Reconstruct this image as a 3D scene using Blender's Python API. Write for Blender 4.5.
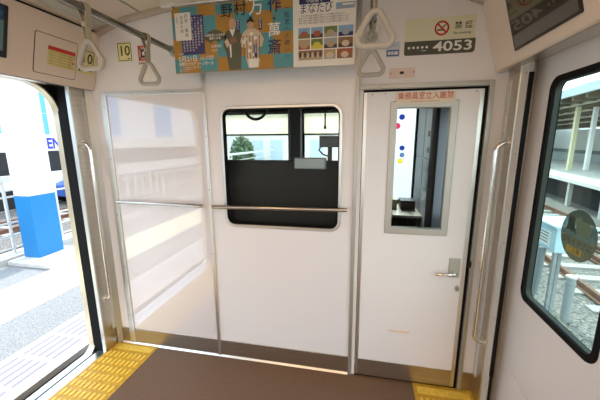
import bpy, math, random
from mathutils import Vector, Matrix
random.seed(7)
S = bpy.context.scene
for o in list(bpy.data.objects): bpy.data.objects.remove(o)
COL = S.collection

# ------------------------------------------------------------------ camera
cam_d = bpy.data.cameras.new('camera'); cam = bpy.data.objects.new('camera', cam_d); COL.objects.link(cam)
YAW, PITCH, ROLL, F = .1998, .1945, -.0052, 302.23
fw = Vector((-math.sin(YAW)*math.cos(PITCH), math.cos(YAW)*math.cos(PITCH), -math.sin(PITCH)))
rt = Vector((math.cos(YAW), math.sin(YAW), 0)); up = rt.cross(fw)
r2 = rt*math.cos(ROLL)+up*math.sin(ROLL); u2 = -rt*math.sin(ROLL)+up*math.cos(ROLL)
M4 = Matrix((r2, u2, -fw)).transposed().to_4x4(); M4.translation = Vector((0, -1.836, 1.57))
cam.matrix_world = M4
cam_d.sensor_width = 36; cam_d.lens = 36*F/600; cam_d.clip_start = .02; cam_d.clip_end = 400
S.camera = cam

# ------------------------------------------------------------------ world, sun, lamps, exposure
SKY_STRENGTH = 2.2
W = bpy.data.worlds.new('sky'); S.world = W; W.use_nodes = True
nt = W.node_tree; nt.nodes.clear()
wo = nt.nodes.new('ShaderNodeOutputWorld'); bg = nt.nodes.new('ShaderNodeBackground')
tc = nt.nodes.new('ShaderNodeTexCoord'); sp = nt.nodes.new('ShaderNodeSeparateXYZ'); rp = nt.nodes.new('ShaderNodeValToRGB')
nt.links.new(tc.outputs['Generated'], sp.inputs[0]); nt.links.new(sp.outputs['Z'], rp.inputs[0])
rp.color_ramp.elements[0].position = 0.0; rp.color_ramp.elements[0].color = (.97, .98, 1, 1)
rp.color_ramp.elements[1].position = .7; rp.color_ramp.elements[1].color = (.72, .86, 1, 1)
nt.links.new(rp.outputs[0], bg.inputs['Color']); bg.inputs['Strength'].default_value = SKY_STRENGTH
nt.links.new(bg.outputs[0], wo.inputs[0])

sd = bpy.data.lights.new('sun', 'SUN'); sun = bpy.data.objects.new('sun', sd); COL.objects.link(sun)
sd.energy = 2.6; sd.angle = .009; sd.color = (1, .95, .86)
sdir = Vector((-.10, 1.0, 1.15)).normalized()              # towards the sun
sun.rotation_euler = sdir.to_track_quat('Z', 'Y').to_euler()

def area(name, loc, sx, sy, e, col):
    l = bpy.data.lights.new(name, 'AREA'); l.shape = 'RECTANGLE'; l.size = sx; l.size_y = sy; l.energy = e; l.color = col
    o = bpy.data.objects.new(name, l); COL.objects.link(o); o.location = loc
    return o
LAMP = 10
area('ceiling_lamp_light', (-1.11, -2.9, 2.30), .18, 3.6, LAMP, (1, .62, .30))
area('ceiling_lamp_light', (-.01, -2.9, 2.30), .18, 3.6, LAMP, (1, .62, .30))
S.view_settings.view_transform = 'Standard'; S.view_settings.look = 'None'
S.view_settings.exposure = 0.88; S.view_settings.gamma = 1.0; S.view_settings.use_curve_mapping = False

# ------------------------------------------------------------------ materials
MC = {}
def mat(name, col, rough=.5, metal=0., noise=None, bump=None, coat=0., coat_rough=.03, spec=.5, alpha=None, ior=None):
    if name in MC: return MC[name]
    m = bpy.data.materials.new(name); m.use_nodes = True; n = m.node_tree; b = n.nodes['Principled BSDF']
    b.inputs['Base Color'].default_value = (*col, 1); b.inputs['Roughness'].default_value = rough; b.inputs['Metallic'].default_value = metal
    b.inputs['Specular IOR Level'].default_value = spec
    b.inputs['Coat Weight'].default_value = coat; b.inputs['Coat Roughness'].default_value = coat_rough
    if ior: b.inputs['Coat IOR'].default_value = ior
    if alpha is not None: b.inputs['Alpha'].default_value = alpha
    t = None
    if noise or bump:
        t = n.nodes.new('ShaderNodeTexCoord')
    if noise:                                              # (scale xyz, amount)
        mp = n.nodes.new('ShaderNodeMapping'); mp.inputs['Scale'].default_value = noise[0]
        ns = n.nodes.new('ShaderNodeTexNoise'); ns.inputs['Scale'].default_value = 1; ns.inputs['Detail'].default_value = 5
        mx = n.nodes.new('ShaderNodeValToRGB'); a = noise[1]
        mx.color_ramp.elements[0].position = .3; mx.color_ramp.elements[1].position = .7
        mx.color_ramp.elements[0].color = (*[c*(1-a) for c in col], 1); mx.color_ramp.elements[1].color = (*[min(1, c*(1+a)) for c in col], 1)
        n.links.new(t.outputs['Object'], mp.inputs[0]); n.links.new(mp.outputs[0], ns.inputs['Vector'])
        n.links.new(ns.outputs['Fac'], mx.inputs[0]); n.links.new(mx.outputs[0], b.inputs['Base Color'])
    if bump:
        ns2 = n.nodes.new('ShaderNodeTexNoise'); ns2.inputs['Scale'].default_value = bump[0]; ns2.inputs['Detail'].default_value = 3
        bp = n.nodes.new('ShaderNodeBump'); bp.inputs['Strength'].default_value = bump[1]; bp.inputs['Distance'].default_value = .002
        n.links.new(t.outputs['Object'], ns2.inputs['Vector']); n.links.new(ns2.outputs['Fac'], bp.inputs['Height']); n.links.new(bp.outputs[0], b.inputs['Normal'])
    MC[name] = m; return m
def glass(name, tint=(1, 1, 1), f=1.5, body=0., body_col=(0, 0, 0)):
    m = bpy.data.materials.new(name); m.use_nodes = True; n = m.node_tree; n.nodes.clear()
    out = n.nodes.new('ShaderNodeOutputMaterial'); tr = n.nodes.new('ShaderNodeBsdfTransparent'); gl = n.nodes.new('ShaderNodeBsdfGlossy')
    gl.inputs['Roughness'].default_value = .01; tr.inputs['Color'].default_value = (*tint, 1)
    lw = n.nodes.new('ShaderNodeLayerWeight'); lw.inputs['Blend'].default_value = .5; f0 = ((f-1)/(f+1))**2
    pw = n.nodes.new('ShaderNodeMath'); pw.operation = 'POWER'; pw.inputs[1].default_value = 5; n.links.new(lw.outputs['Facing'], pw.inputs[0])
    fr = n.nodes.new('ShaderNodeMath'); fr.operation = 'MULTIPLY_ADD'; fr.inputs[1].default_value = 1-f0; fr.inputs[2].default_value = f0; n.links.new(pw.outputs[0], fr.inputs[0])
    mx = n.nodes.new('ShaderNodeMixShader'); n.links.new(fr.outputs[0], mx.inputs[0]); n.links.new(tr.outputs[0], mx.inputs[1]); n.links.new(gl.outputs[0], mx.inputs[2])
    n.links.new(mx.outputs[0], out.inputs[0]); MC[name] = m; return m
def flat(name, col, rough=.55): return mat('print_'+name, col, rough)

WALL = mat('melamine_white', (.80, .775, .77), .30, bump=(260, .05))
GLOSSP = mat('gloss_panel', (.77, .72, .71), .25, coat=1., coat_rough=.02, ior=2.1)
CEIL = mat('ceiling_panel', (.66, .555, .455), .45)
COVER = mat('moulded_cover', (.77, .655, .55), .35)
DOORW = mat('crew_door_white', (.82, .80, .795), .28, bump=(220, .05))
STEEL = mat('brushed_steel', (.56, .53, .47), .30, 1., noise=((3, 3, 220), .10))
KICK = mat('kick_steel', (.50, .46, .40), .32, 1., noise=((4, 4, 260), .14))
ALU = mat('aluminium_trim', (.72, .72, .68), .33, 1.)
ALUD = mat('aluminium_dull', (.50, .50, .45), .45, .8)
CHROME = mat('polished_tube', (.74, .72, .68), .12, 1.)
FLOOR = mat('floor_vinyl', (.150, .080, .042), .42, noise=((60, 60, 60), .10), bump=(300, .08))
YELLOW = mat('tactile_yellow', (.60, .33, .02), .45, noise=((30, 30, 30), .18))
YELLOWB = mat('tactile_bar_yellow', (.90, .58, .07), .40, noise=((40, 40, 40), .15))
RUBBER = mat('black_rubber', (.008, .008, .009), .75, spec=.15)
BLACK = mat('black_plastic', (.01, .01, .011), .35)
DARK = mat('cab_dark', (.05, .052, .055), .5)
BLKSHEET = mat('black_sheet', (.006, .006, .007), .6)
PLASTIC = mat('strap_plastic', (.40, .39, .345), .35)
BAND = mat('strap_band', (.46, .41, .29), .6)
SCREW = mat('screw', (.25, .23, .2), .4, 1.)
PAINTG = mat('painted_grey', (.60, .59, .55), .4)
GLASS = glass('clear_glass', (.93, .96, .95), 1.16)
GLASSG = glass('green_glass', (.84, .94, .90), 1.3)
SCREENM = mat('dark_screen', (.032, .026, .018), .15, coat=1., coat_rough=.03, ior=1.45)
PAPER = flat('white', (.86, .84, .80)); INK = flat('ink', (.02, .02, .025)); REDI = flat('red', (.55, .03, .02)); 

# ------------------------------------------------------------------ mesh builder
def wloc(o):
    v = Vector((0, 0, 0))
    while o: v += o.location; o = o.parent
    return v
class MB:
    def __init__(s): s.v = []; s.f = []; s.mi = []; s.mats = []; s.cur = 0
    def m(s, material):
        if material not in s.mats: s.mats.append(material)
        s.cur = s.mats.index(material); return s
    def add(s, vs, fs):
        k = len(s.v); s.v += [Vector(p) for p in vs]
        for f in fs: s.f.append([i+k for i in f]); s.mi.append(s.cur)
        return s
    def box(s, x0, x1, y0, y1, z0, z1):
        x0, x1 = sorted((x0, x1)); y0, y1 = sorted((y0, y1)); z0, z1 = sorted((z0, z1))
        return s.add([(x0,y0,z0),(x1,y0,z0),(x1,y1,z0),(x0,y1,z0),(x0,y0,z1),(x1,y0,z1),(x1,y1,z1),(x0,y1,z1)],
                     [(0,3,2,1),(4,5,6,7),(0,1,5,4),(1,2,6,5),(2,3,7,6),(3,0,4,7)])
    def prism(s, prof, axis, a, b):                        # prof: 2D polygon in the other two axes, extruded a..b
        n = len(prof)
        def P(p, t):
            return (t, p[0], p[1]) if axis == 'x' else (p[0], t, p[1]) if axis == 'y' else (p[0], p[1], t)
        vs = [P(p, a) for p in prof]+[P(p, b) for p in prof]
        fs = [tuple(range(n)), tuple(range(2*n-1, n-1, -1))]+[(i, i+n, (i+1) % n+n, (i+1) % n) for i in range(n)]
        return s.add(vs, fs)
    def strip(s, prof, axis, a, b):                        # open profile swept: sheet
        n = len(prof)
        def P(p, t): return (t, p[0], p[1]) if axis == 'x' else (p[0], t, p[1]) if axis == 'y' else (p[0], p[1], t)
        return s.add([P(p, a) for p in prof]+[P(p, b) for p in prof], [(i, i+1, i+1+n, i+n) for i in range(n-1)])
    def ring(s, outer, inner, axis, a, b):                 # two loops of equal length -> frame with depth
        n = len(outer)
        def P(p, t): return (t, p[0], p[1]) if axis == 'x' else (p[0], t, p[1]) if axis == 'y' else (p[0], p[1], t)
        vs = [P(p, a) for p in outer]+[P(p, a) for p in inner]+[P(p, b) for p in outer]+[P(p, b) for p in inner]
        fs = []
        for i in range(n):
            j = (i+1) % n
            fs += [(i, j, n+j, n+i), (2*n+i, 3*n+i, 3*n+j, 2*n+j), (i, 2*n+i, 2*n+j, j), (n+i, n+j, 3*n+j, 3*n+i)]
        return s.add(vs, fs)
    def tube(s, pts, r, n=12, closed=False, rs=None):
        pts = [Vector(p) for p in pts]; m = len(pts); T = []
        for i in range(m):
            a = pts[i-1] if (i or closed) else pts[0]; b = pts[(i+1) % m] if (i < m-1 or closed) else pts[-1]
            T.append((b-a).normalized())
        ref = Vector((0, 0, 1)) if abs(T[0].z) < .9 else Vector((1, 0, 0))
        N = (ref-T[0]*ref.dot(T[0])).normalized(); vs = []
        for i in range(m):
            N = (N-T[i]*N.dot(T[i])).normalized(); B = T[i].cross(N); rr = rs[i] if rs else r
            for k in range(n):
                a = 2*math.pi*k/n; vs.append(pts[i]+(N*math.cos(a)+B*math.sin(a))*rr)
        fs = []
        for i in range(m if closed else m-1):
            j = (i+1) % m
            for k in range(n):
                l = (k+1) % n; fs.append((i*n+k, i*n+l, j*n+l, j*n+k))
        if not closed: fs += [tuple(range(n-1, -1, -1)), tuple((m-1)*n+k for k in range(n))]
        return s.add(vs, fs)
    def disc(s, c, r, axis, d, n=20): 
        prof = [(c[0]+r*math.cos(2*math.pi*k/n), c[1]+r*math.sin(2*math.pi*k/n)) for k in range(n)]
        return s.prism(prof, axis, d[0], d[1])
    def build(s, name, parent=None, origin=None, bevel=0, smooth=None):
        me = bpy.data.meshes.new(name); off = wloc(parent) if parent else Vector(origin) if origin else Vector((0, 0, 0))
        me.from_pydata([tuple(p-off) for p in s.v], [], s.f)
        for m in s.mats: me.materials.append(m)
        me.polygons.foreach_set('material_index', s.mi); me.update()
        import bmesh
        bm = bmesh.new(); bm.from_mesh(me); bmesh.ops.recalc_face_normals(bm, faces=bm.faces); bm.to_mesh(me); bm.free()
        if smooth:
            me.polygons.foreach_set('use_smooth', [True]*len(me.polygons)); me.set_sharp_from_angle(angle=math.radians(smooth))
        o = bpy.data.objects.new(name, me); COL.objects.link(o)
        if parent: o.parent = parent
        elif origin: o.location = off
        if bevel:
            b = o.modifiers.new('bevel', 'BEVEL'); b.width = bevel; b.segments = 2; b.limit_method = 'ANGLE'; b.angle_limit = math.radians(40)
        return o
def tag(o, label=None, cat=None, group=None, kind=None):
    if label: o['label'] = label
    if cat: o['category'] = cat
    if group: o['group'] = group
    if kind: o['kind'] = kind
    return o
def empty(name, loc):
    o = bpy.data.objects.new(name, None); COL.objects.link(o); o.location = loc; o.empty_display_size = .05; return o
def struct(o, label=None, cat=None):
    return tag(o, label, cat, kind='structure')
def rrect(x0, x1, z0, z1, r, n=8, radii=None):             # rounded rectangle loop (counter-clockwise)
    R = radii or (r, r, r, r); out = []
    for (cx, cz, a0, q) in ((x1-R[0], z0+R[0], -90, R[0]), (x1-R[1], z1-R[1], 0, R[1]), (x0+R[2], z1-R[2], 90, R[2]), (x0+R[3], z0+R[3], 180, R[3])):
        for k in range(n+1):
            a = math.radians(a0+90*k/n); out.append((cx+q*math.cos(a), cz+q*math.sin(a)))
    return out
def arc3(c, u, v, r, a0, a1, n=8):
    c = Vector(c); u = Vector(u); v = Vector(v)
    return [c+u*(r*math.cos(math.radians(a0+(a1-a0)*k/n)))+v*(r*math.sin(math.radians(a0+(a1-a0)*k/n))) for k in range(n+1)]

# text -> polygons
_tc = bpy.data.curves.new('text_tmp', 'FONT'); _to = bpy.data.objects.new('text_tmp', _tc); COL.objects.link(_to)
def text_geo(body, size, bold=0., ax='LEFT', ay='CENTER', res=2):
    _tc.body = body; _tc.size = size; _tc.align_x = ax; _tc.align_y = ay; _tc.offset = bold*size; _tc.resolution_u = res
    dg = bpy.context.evaluated_depsgraph_get(); dg.update()
    ev = _to.evaluated_get(dg); me = ev.to_mesh()
    vs = [(p.co.x, p.co.y) for p in me.vertices]; fs = [tuple(p.vertices) for p in me.polygons]
    ev.to_mesh_clear(); return vs, fs
class Sheet:
    """printed sheet: thin board in a local (u, v) frame; artwork layered a hair above its face, all one mesh"""
    def __init__(s, origin, U, V, w, h, base, thick=.0012, radius=0, rr=None):
        s.b = MB(); s.o = Vector(origin); s.U = Vector(U).normalized(); s.V = Vector(V).normalized(); s.N = s.U.cross(s.V); s.w = w; s.h = h; s.lv = thick
        s.b.m(base); loop = rrect(0, w, 0, h, radius, 5, rr) if (radius or rr) else [(0, 0), (w, 0), (w, h), (0, h)]
        n = len(loop); vs = [s.P(p, 0) for p in loop]+[s.P(p, thick) for p in loop]
        s.b.add(vs, [tuple(range(n-1, -1, -1)), tuple(range(n, 2*n))]+[(i, (i+1) % n, (i+1) % n+n, i+n) for i in range(n)])
    def P(s, p, d): return s.o+s.U*p[0]+s.V*p[1]+s.N*d
    def poly(s, m, pts, lv=1):
        s.b.m(m); s.b.add([s.P(p, s.lv+lv*.00025) for p in pts], [tuple(range(len(pts)))]); return s
    def rect(s, m, x0, y0, x1, y1, lv=1): return s.poly(m, [(x0, y0), (x1, y0), (x1, y1), (x0, y1)], lv)
    def circ(s, m, c, r, lv=1, n=24, ry=None): return s.poly(m, [(c[0]+r*math.cos(6.28318*k/n), c[1]+(ry or r)*math.sin(6.28318*k/n)) for k in range(n)], lv)
    def annulus(s, m, c, r0, r1, lv=1, n=32):
        s.b.m(m); vs = []
        for k in range(n):
            a = 6.28318*k/n
            vs += [s.P((c[0]+r0*math.cos(a), c[1]+r0*math.sin(a)), s.lv+lv*.00025), s.P((c[0]+r1*math.cos(a), c[1]+r1*math.sin(a)), s.lv+lv*.00025)]
        s.b.add(vs, [(2*k, 2*k+1, (2*k+3) % (2*n), (2*k+2) % (2*n)) for k in range(n)]); return s
    def outline(s, m, x0, y0, x1, y1, t, lv=1):
        for r in ((x0, y0, x1, y0+t), (x0, y1-t, x1, y1), (x0, y0, x0+t, y1), (x1-t, y0, x1, y1)): s.rect(m, *r, lv=lv)
        return s
    def text(s, m, body, x, y, size, lv=2, bold=0., ax='LEFT', width=None, res=2, rot=0):
        vs, fs = text_geo(body, size, bold, ax, res=res)
        if not vs: return s
        k = 1
        if width:
            w = max(v[0] for v in vs)-min(v[0] for v in vs); k = width/w
        s.b.m(m); c, q = math.cos(rot), math.sin(rot)
        s.b.add([s.P((x+(a*k)*c-b_*q, y+(a*k)*q+b_*c), s.lv+lv*.00025) for a, b_ in vs], fs); return s
    def vtext(s, m, body, x, y, size, lv=2, bold=0., step=1.05):  # vertical writing, downwards from y
        for i, ch in enumerate(body): s.text(m, ch, x, y-i*size*step, size, lv, bold, 'CENTER', res=1)
        return s
    def build(s, name, parent=None, origin=None):
        o = s.b.build(name, parent, origin); return o

# ------------------------------------------------------------------ car shell  (mirror centre x = XC, side -1 left / +1 right)
XC = -.56
def X(u, sd): return XC+sd*u
YB = -5.2                                                  # back of the modelled car
b = MB().m(FLOOR); b.box(-1.495, .376, YB, 0, -.04, 0)
# tactile strips are part of the floor surface
b.m(YELLOW); b.box(-1.86, -1.495, YB, 0, -.04, .0005); b.box(.376, .74, YB, 0, -.04, .0005)
struct(b.build('floor'))
def tactile(x0, x1, name, label):
    b = MB().m(YELLOW); b.box(x0, x1, -1.62, -.005, .0006, .0022); b.m(YELLOWB)
    y = -.145
    while y > -1.6:
        for k in range(9):
            x = x0+.035+k*(x1-x0-.07)/8
            b.prism(rrect(x-.0085, x+.0085, y-.026, y+.026, .008, 3), 'z', .002, .0062)
        y -= .0725
    b.prism(rrect(x0+.02, x1-.02, -.088, -.03, .004, 2), 'z', .002, .0028)
    o = b.build(name, origin=((x0+x1)/2, -.8, 0)); tag(o, label, 'tactile strip'); return o
tactile(-1.856, -1.496, 'tactile_strip', 'yellow tactile strip of raised bars along the open door')
tactile(.378, .73, 'tactile_strip', 'yellow tactile strip by the crew door at the right corner')

# ceiling
b = MB().m(CEIL)
prof = [(X(1.42, -1), 2.262), (X(1.145, -1), 2.262), (X(1.10, -1), 2.285), (X(1.02, -1), 2.30), (X(.90, -1), 2.335), (X(.62, -1), 2.37), (XC, 2.385),
        (X(.62, 1), 2.37), (X(.90, 1), 2.335), (X(1.02, 1), 2.30), (X(1.10, 1), 2.285), (X(1.145, 1), 2.262), (X(1.42, 1), 2.262)]
b.prism(prof+[(X(1.42, 1), 2.5), (X(1.42, -1), 2.5)], 'y', YB, 0.0)
struct(b.build('ceiling', smooth=20))
b = MB().m(RUBBER)
for sd in (-1, 1):
    b.box(X(1.152, sd), X(1.136, sd), YB, 0, 2.255, 2.2625)
struct(b.build('trim_ceiling_groove'))
b = MB().m(ALUD)
for sd in (-1, 1):
    b.prism([(X(1.085, sd), 2.27), (X(1.03, sd), 2.288), (X(1.03, sd), 2.30), (X(1.10, sd), 2.29)], 'y', YB, -.06)
struct(b.build('trim_ceiling_strip', bevel=.002))
b = MB().m(mat('ceiling_end_moulding', (.46, .38, .30), .45))
cp = [(X(1.15, -1), 2.225), (X(1.06, -1), 2.262), (X(.90, -1), 2.305), (X(.62, -1), 2.342), (XC, 2.357), (X(.62, 1), 2.342), (X(.90, 1), 2.305), (X(1.06, 1), 2.262), (X(1.15, 1), 2.225)]
cq = [(x, z+.05) for x, z in cp]
b.prism(cp+cq[::-1], 'y', -.035, 0); struct(b.build('trim_ceiling_end', bevel=.012))
b = MB().m(ALUD)
for u in (.80, .36, -.36, -.80):
    z = 2.348 if abs(u) > .7 else 2.377
    b.box(XC+u-.004, XC+u+.004, YB, -.04, z-.006, z)
struct(b.build('trim_ceiling_seams'))

# ------------------------------------------------------------------ bulkhead (wall_front) with window and crew-door holes
BL, BR = -1.815, .742
WX0, WX1, WZ0, WZ1 = -.872, -.126, 1.018, 1.769
b = MB().m(WALL)
T = .05
# middle panel with rounded window hole
def hole_panel(b, x0, x1, z0, z1, loop, y0, y1):
    n = len(loop); cx = (min(p[0] for p in loop)+max(p[0] for p in loop))/2; cz = (min(p[1] for p in loop)+max(p[1] for p in loop))/2
    out = []
    for (x, z) in loop:                                    # project each loop point on the outer rectangle
        dx, dz = x-cx, z-cz; t = 1e9
        if dx > 1e-9: t = min(t, (x1-cx)/dx)
        if dx < -1e-9: t = min(t, (x0-cx)/dx)
        if dz > 1e-9: t = min(t, (z1-cz)/dz)
        if dz < -1e-9: t = min(t, (z0-cz)/dz)
        out.append((cx+dx*t, cz+dz*t))
    # snap the nearest points to the corners
    for cxn, czn in ((x0, z0), (x1, z0), (x1, z1), (x0, z1)):
        i = min(range(n), key=lambda k: (out[k][0]-cxn)**2+(out[k][1]-czn)**2); out[i] = (cxn, czn)
    b.ring(out, loop, 'y', y0, y1)
hole_panel(b, -.975, -.044, 0, 1.90, rrect(WX0, WX1, WZ0, WZ1, .055), 0, T)
b.box(-.975, .742, 0, T, 1.90, 2.45); b.box(-.044, -.001, 0, T, 0, 1.90)
b.box(-.001, .645, 0, T, 1.848, 1.90); b.box(.645, BR, 0, T, 0, 1.90)
b.box(-1.95, -.975, 0, T, 1.868, 2.45); b.box(-1.95, -1.70, 0, T, 0, 1.868)
b.box(.742, .95, 0, T, 1.80, 2.45)
b.m(WALL); b.box(-1.70, -.975, .006, T, 0, 1.868)
b.box(BR, .86, 0, T, 0, 2.0)
struct(b.build('wall_front'))
b = MB().m(GLOSSP); b.box(-1.705, -.988, 0, .0055, .13, 1.873)
o = b.build('gloss_wall_panel', origin=(-1.345, 0, .13)); tag(o, 'large glossy white wall panel left of the crew room window, mirroring the platform', 'wall panel')

# aluminium frame of the glossy panel: two uprights and a header
b = MB().m(ALU)
b.box(-1.745, -1.700, -.008, .006, .0, 1.892); b.box(-1.700, -.992, -.008, .006, 1.868, 1.892)
b.m(SCREW)
for z in (.25, .65, 1.05, 1.45, 1.80): b.disc((-1.722, z), .004, 'y', (-.0095, -.008), 8)
for x in (-1.5, -1.2): b.disc((x, 1.88), .004, 'y', (-.0095, -.008), 8)
struct(b.build('trim_panel_frame', bevel=.002))
b = MB().m(ALU); b.box(-.995, -.972, -.010, .006, 0, 2.33)
b.m(SCREW)
for z in (.35, .8, 1.25, 1.6): b.disc((-.9835, z), .004, 'y', (-.0115, -.010), 8)
struct(b.build('trim_middle_post', bevel=.003))
b = MB().m(ALUD); b.prism([(BL+.002, 0), (BL-.03, -.028), (BL-.05, 0)], 'z', 0, 2.2); b.prism([(BR-.004, 0), (BR+.03, -.03), (BR+.05, 0)], 'z', 0, 1.95)
struct(b.build('trim_corner_post'))

# baseboards (steel kick plates)
b = MB().m(KICK); b.box(-1.815, -.997, -.006, .002, 0, .13); b.box(-.972, -.046, -.006, .002, 0, .13); b.box(.672, .742, -.006, .002, 0, .13)
struct(b.build('baseboard_front', bevel=.0015))
b = MB().m(ALU); b.prism([(-.006, .0), (-.016, .0), (-.006, .012)], 'x', -1.815, -.046); struct(b.build('trim_floor_edge'))

# ------------------------------------------------------------------ bulkhead window
win = struct(empty('window_1', (-.5, 0, WZ0)))
b = MB().m(ALU); b.ring(rrect(WX0-.012, WX1+.012, WZ0-.012, WZ1+.012, .066), rrect(WX0+.006, WX1-.006, WZ0+.006, WZ1-.006, .05), 'y', -.012, .03)
b.build('window_frame', win, bevel=.003, smooth=40)
b = MB().m(RUBBER); b.ring(rrect(WX0+.004, WX1-.004, WZ0+.004, WZ1-.004, .05), rrect(WX0+.012, WX1-.012, WZ0+.012, WZ1-.012, .045), 'y', -.004, .03)
b.build('gasket', win)
b = MB().m(GLASS); b.prism(rrect(WX0+.006, WX1-.006, WZ0+.006, WZ1-.006, .048), 'y', .008, .013); b.build('pane', win)

# ------------------------------------------------------------------ crew door
DX0, DX1, DZ0, DZ1 = .002, .626, .012, 1.834
GX0, GX1, GZ0, GZ1 = .186, .468, 1.052, 1.745
b = MB().m(ALUD)
b.box(-.045, -.022, -.014, .04, 0, 2.32); b.box(.644, .668, -.014, .04, 0, 1.874); b.box(-.022, .644, -.014, .04, 1.849, 1.874)
struct(b.build('trim_door_frame', bevel=.002))
b = MB().m(RUBBER); b.box(-.022, .002, .006, .05, 0, 1.849); b.box(.626, .644, .006, .05, 0, 1.849); b.box(.0, .63, .006, .05, 1.834, 1.849)
struct(b.build('trim_door_gap'))
door = struct(empty('door_1', (.314, 0, .012)))
b = MB().m(DOORW); b.box(DX0+.02, GX0, -.004, .034, DZ0, DZ1); b.box(GX1, DX1-.022, -.004, .034, DZ0, DZ1); b.box(GX0, GX1, -.004, .034, DZ0, GZ0); b.box(GX0, GX1, -.004, .034, GZ1, DZ1); b.build('door_leaf', door)
b = MB().m(ALU); b.box(DX0, DX0+.020, -.006, .034, DZ0, DZ1); b.box(DX1-.022, DX1, -.006, .034, DZ0, DZ1); b.build('edge_strip', door, bevel=.002)
b = MB().m(KICK); b.box(DX0+.02, DX1-.022, -.007, -.003, DZ0, .13); b.build('kick_plate', door, bevel=.001)
b = MB().m(ALUD); rc = lambda e: [(GX0-e, GZ0-e), (GX1+e, GZ0-e), (GX1+e, GZ1+e), (GX0-e, GZ1+e)]
b.ring(rc(.036), rc(-.002), 'y', -.012, .03); b.build('window_frame', door, bevel=.004)
b = MB().m(GLASS); b.box(GX0-.001, GX1+.001, .008, .013, GZ0-.001, GZ1+.001); b.build('pane', door)
b = MB().m(ALUD); b.box(.530, .592, -.010, -.003, .762, .882)
hd = b.build('handle_plate', door, bevel=.002)
b = MB().m(CHROME); b.tube([(.562, -.010, .80), (.562, -.045, .80)], .011, 12)
b.tube([(.562, -.045, .80)]+arc3((.552, -.042, .80), (1, 0, 0), (0, -1, 0), .010, 30, 90, 4)+[(.545, -.052, .799), (.500, -.053, .796), (.462, -.052, .792), (.445, -.046, .791)], .009, 12, rs=[.010, .010, .010, .010, .010, .010, .011, .010, .009, .006])
b.build('lever_handle', hd, smooth=50)
b = MB().m(ALUD); b.prism([(.588+.014*math.cos(a*.3142), .692+.020*math.sin(a*.3142)) for a in range(20)], 'y', -.009, -.003); b.m(BLACK); b.box(.586, .590, -.0095, -.009, .684, .700); b.build('lock_cylinder', door)
b = MB().m(SCREW)
for x, z in ((.05, 1.822), (.315, 1.826), (.585, 1.822), (.12, 1.824), (.45, 1.826)): b.disc((x, z), .004, 'y', (-.006, -.004), 8)
b.build('screws', door)
b = MB().m(BLACK); b.box(.632, .648, -.022, .0, .835, .872); b.build('latch', door, bevel=.002)

# ------------------------------------------------------------------ door pillars, jambs and sides
def pillar(sd, yend, name):
    b = MB().m(STEEL)
    xi = X(1.29, sd); xo = X(1.36, sd)
    b.prism([(xi, -.012), (xi, -yend), (xo, -yend), (xo, -.0005), (X(1.275, sd), -.0005)] if 0 else [(xi, -.001), (xi, -yend), (xo, -yend), (xo, -.001)], 'z', 0, 1.95)
    struct(b.build('trim_'+name+'_pillar', bevel=.003))
    b = MB().m(ALU); b.box(xi-sd*.004, X(1.316, sd), -yend-.010, -yend+.003, 0, 1.95); struct(b.build('trim_'+name+'_pillar_edge', bevel=.003))
    b = MB().m(PAINTG); b.box(xi-sd*.003, xi+sd*.004, -.052, -.018, .14, 1.86); b.m(SCREW)
    for z in (.45, 1.0, 1.6): b.disc((-.035, z), .004, 'x', (xi-sd*.0045, xi-sd*.002), 8)
    struct(b.build('trim_'+name+'_pillar_cover', bevel=.002))
pillar(-1, .132, 'left'); pillar(1, .128, 'right')
b = MB().m(PAINTG); b.box(X(1.292, 1), X(1.314, 1), -.196, -.110, 0.02, 1.925)
b.m(SCREW)
for z in (.2, .62, 1.05, 1.5, 1.87): b.disc((-.178, z), .0045, 'x', (X(1.2905, 1), X(1.293, 1)), 8)
struct(b.build('trim_right_jamb', bevel=.002))
b = MB().m(RUBBER); b.box(X(1.296, 1), X(1.313, 1), -.206, -.195, .28, 1.87); b.box(X(1.30, 1), X(1.312, 1), -.204, -.195, .0, .28)
struct(b.build('trim_right_rubber'))

# side walls behind the pillars and behind the camera (windows left open as holes)
def sidewall(sd, name, d0, d1):
    b = MB().m(WALL); xi, xo = X(1.375, sd), X(1.46, sd)
    b.box(X(1.345, sd), X(1.40, sd) if sd > 0 else xo, d0, .06, -.1, 1.95)            # door pocket
    b.box(X(1.34, sd), X(1.41, sd) if sd > 0 else xo, YB, .06, 1.93, 2.45)            # lintel
    b.box(xi, xo, -3.4, d1, -.1, .85); b.box(xi, xo, d1-.45, d1, .85, 1.93); b.box(xi, xo, -3.5, -3.2, .85, 1.93); b.box(xi, xo, YB, -3.4, -.1, .85)
    struct(b.build(name))
sidewall(-1, 'wall_left', -.105, -1.72); sidewall(1, 'wall_right', -.055, -1.55)
b = MB().m(WALL); b.box(X(1.46, -1), X(1.46, 1), YB-.06, YB, 0, .9); b.box(X(1.46, -1), X(1.46, 1), YB-.06, YB, 1.9, 2.45)
b.box(X(1.46, -1), -1.1, YB-.06, YB, .9, 1.9); b.box(0, X(1.46, 1), YB-.06, YB, .9, 1.9); struct(b.build('wall_back'))

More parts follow.
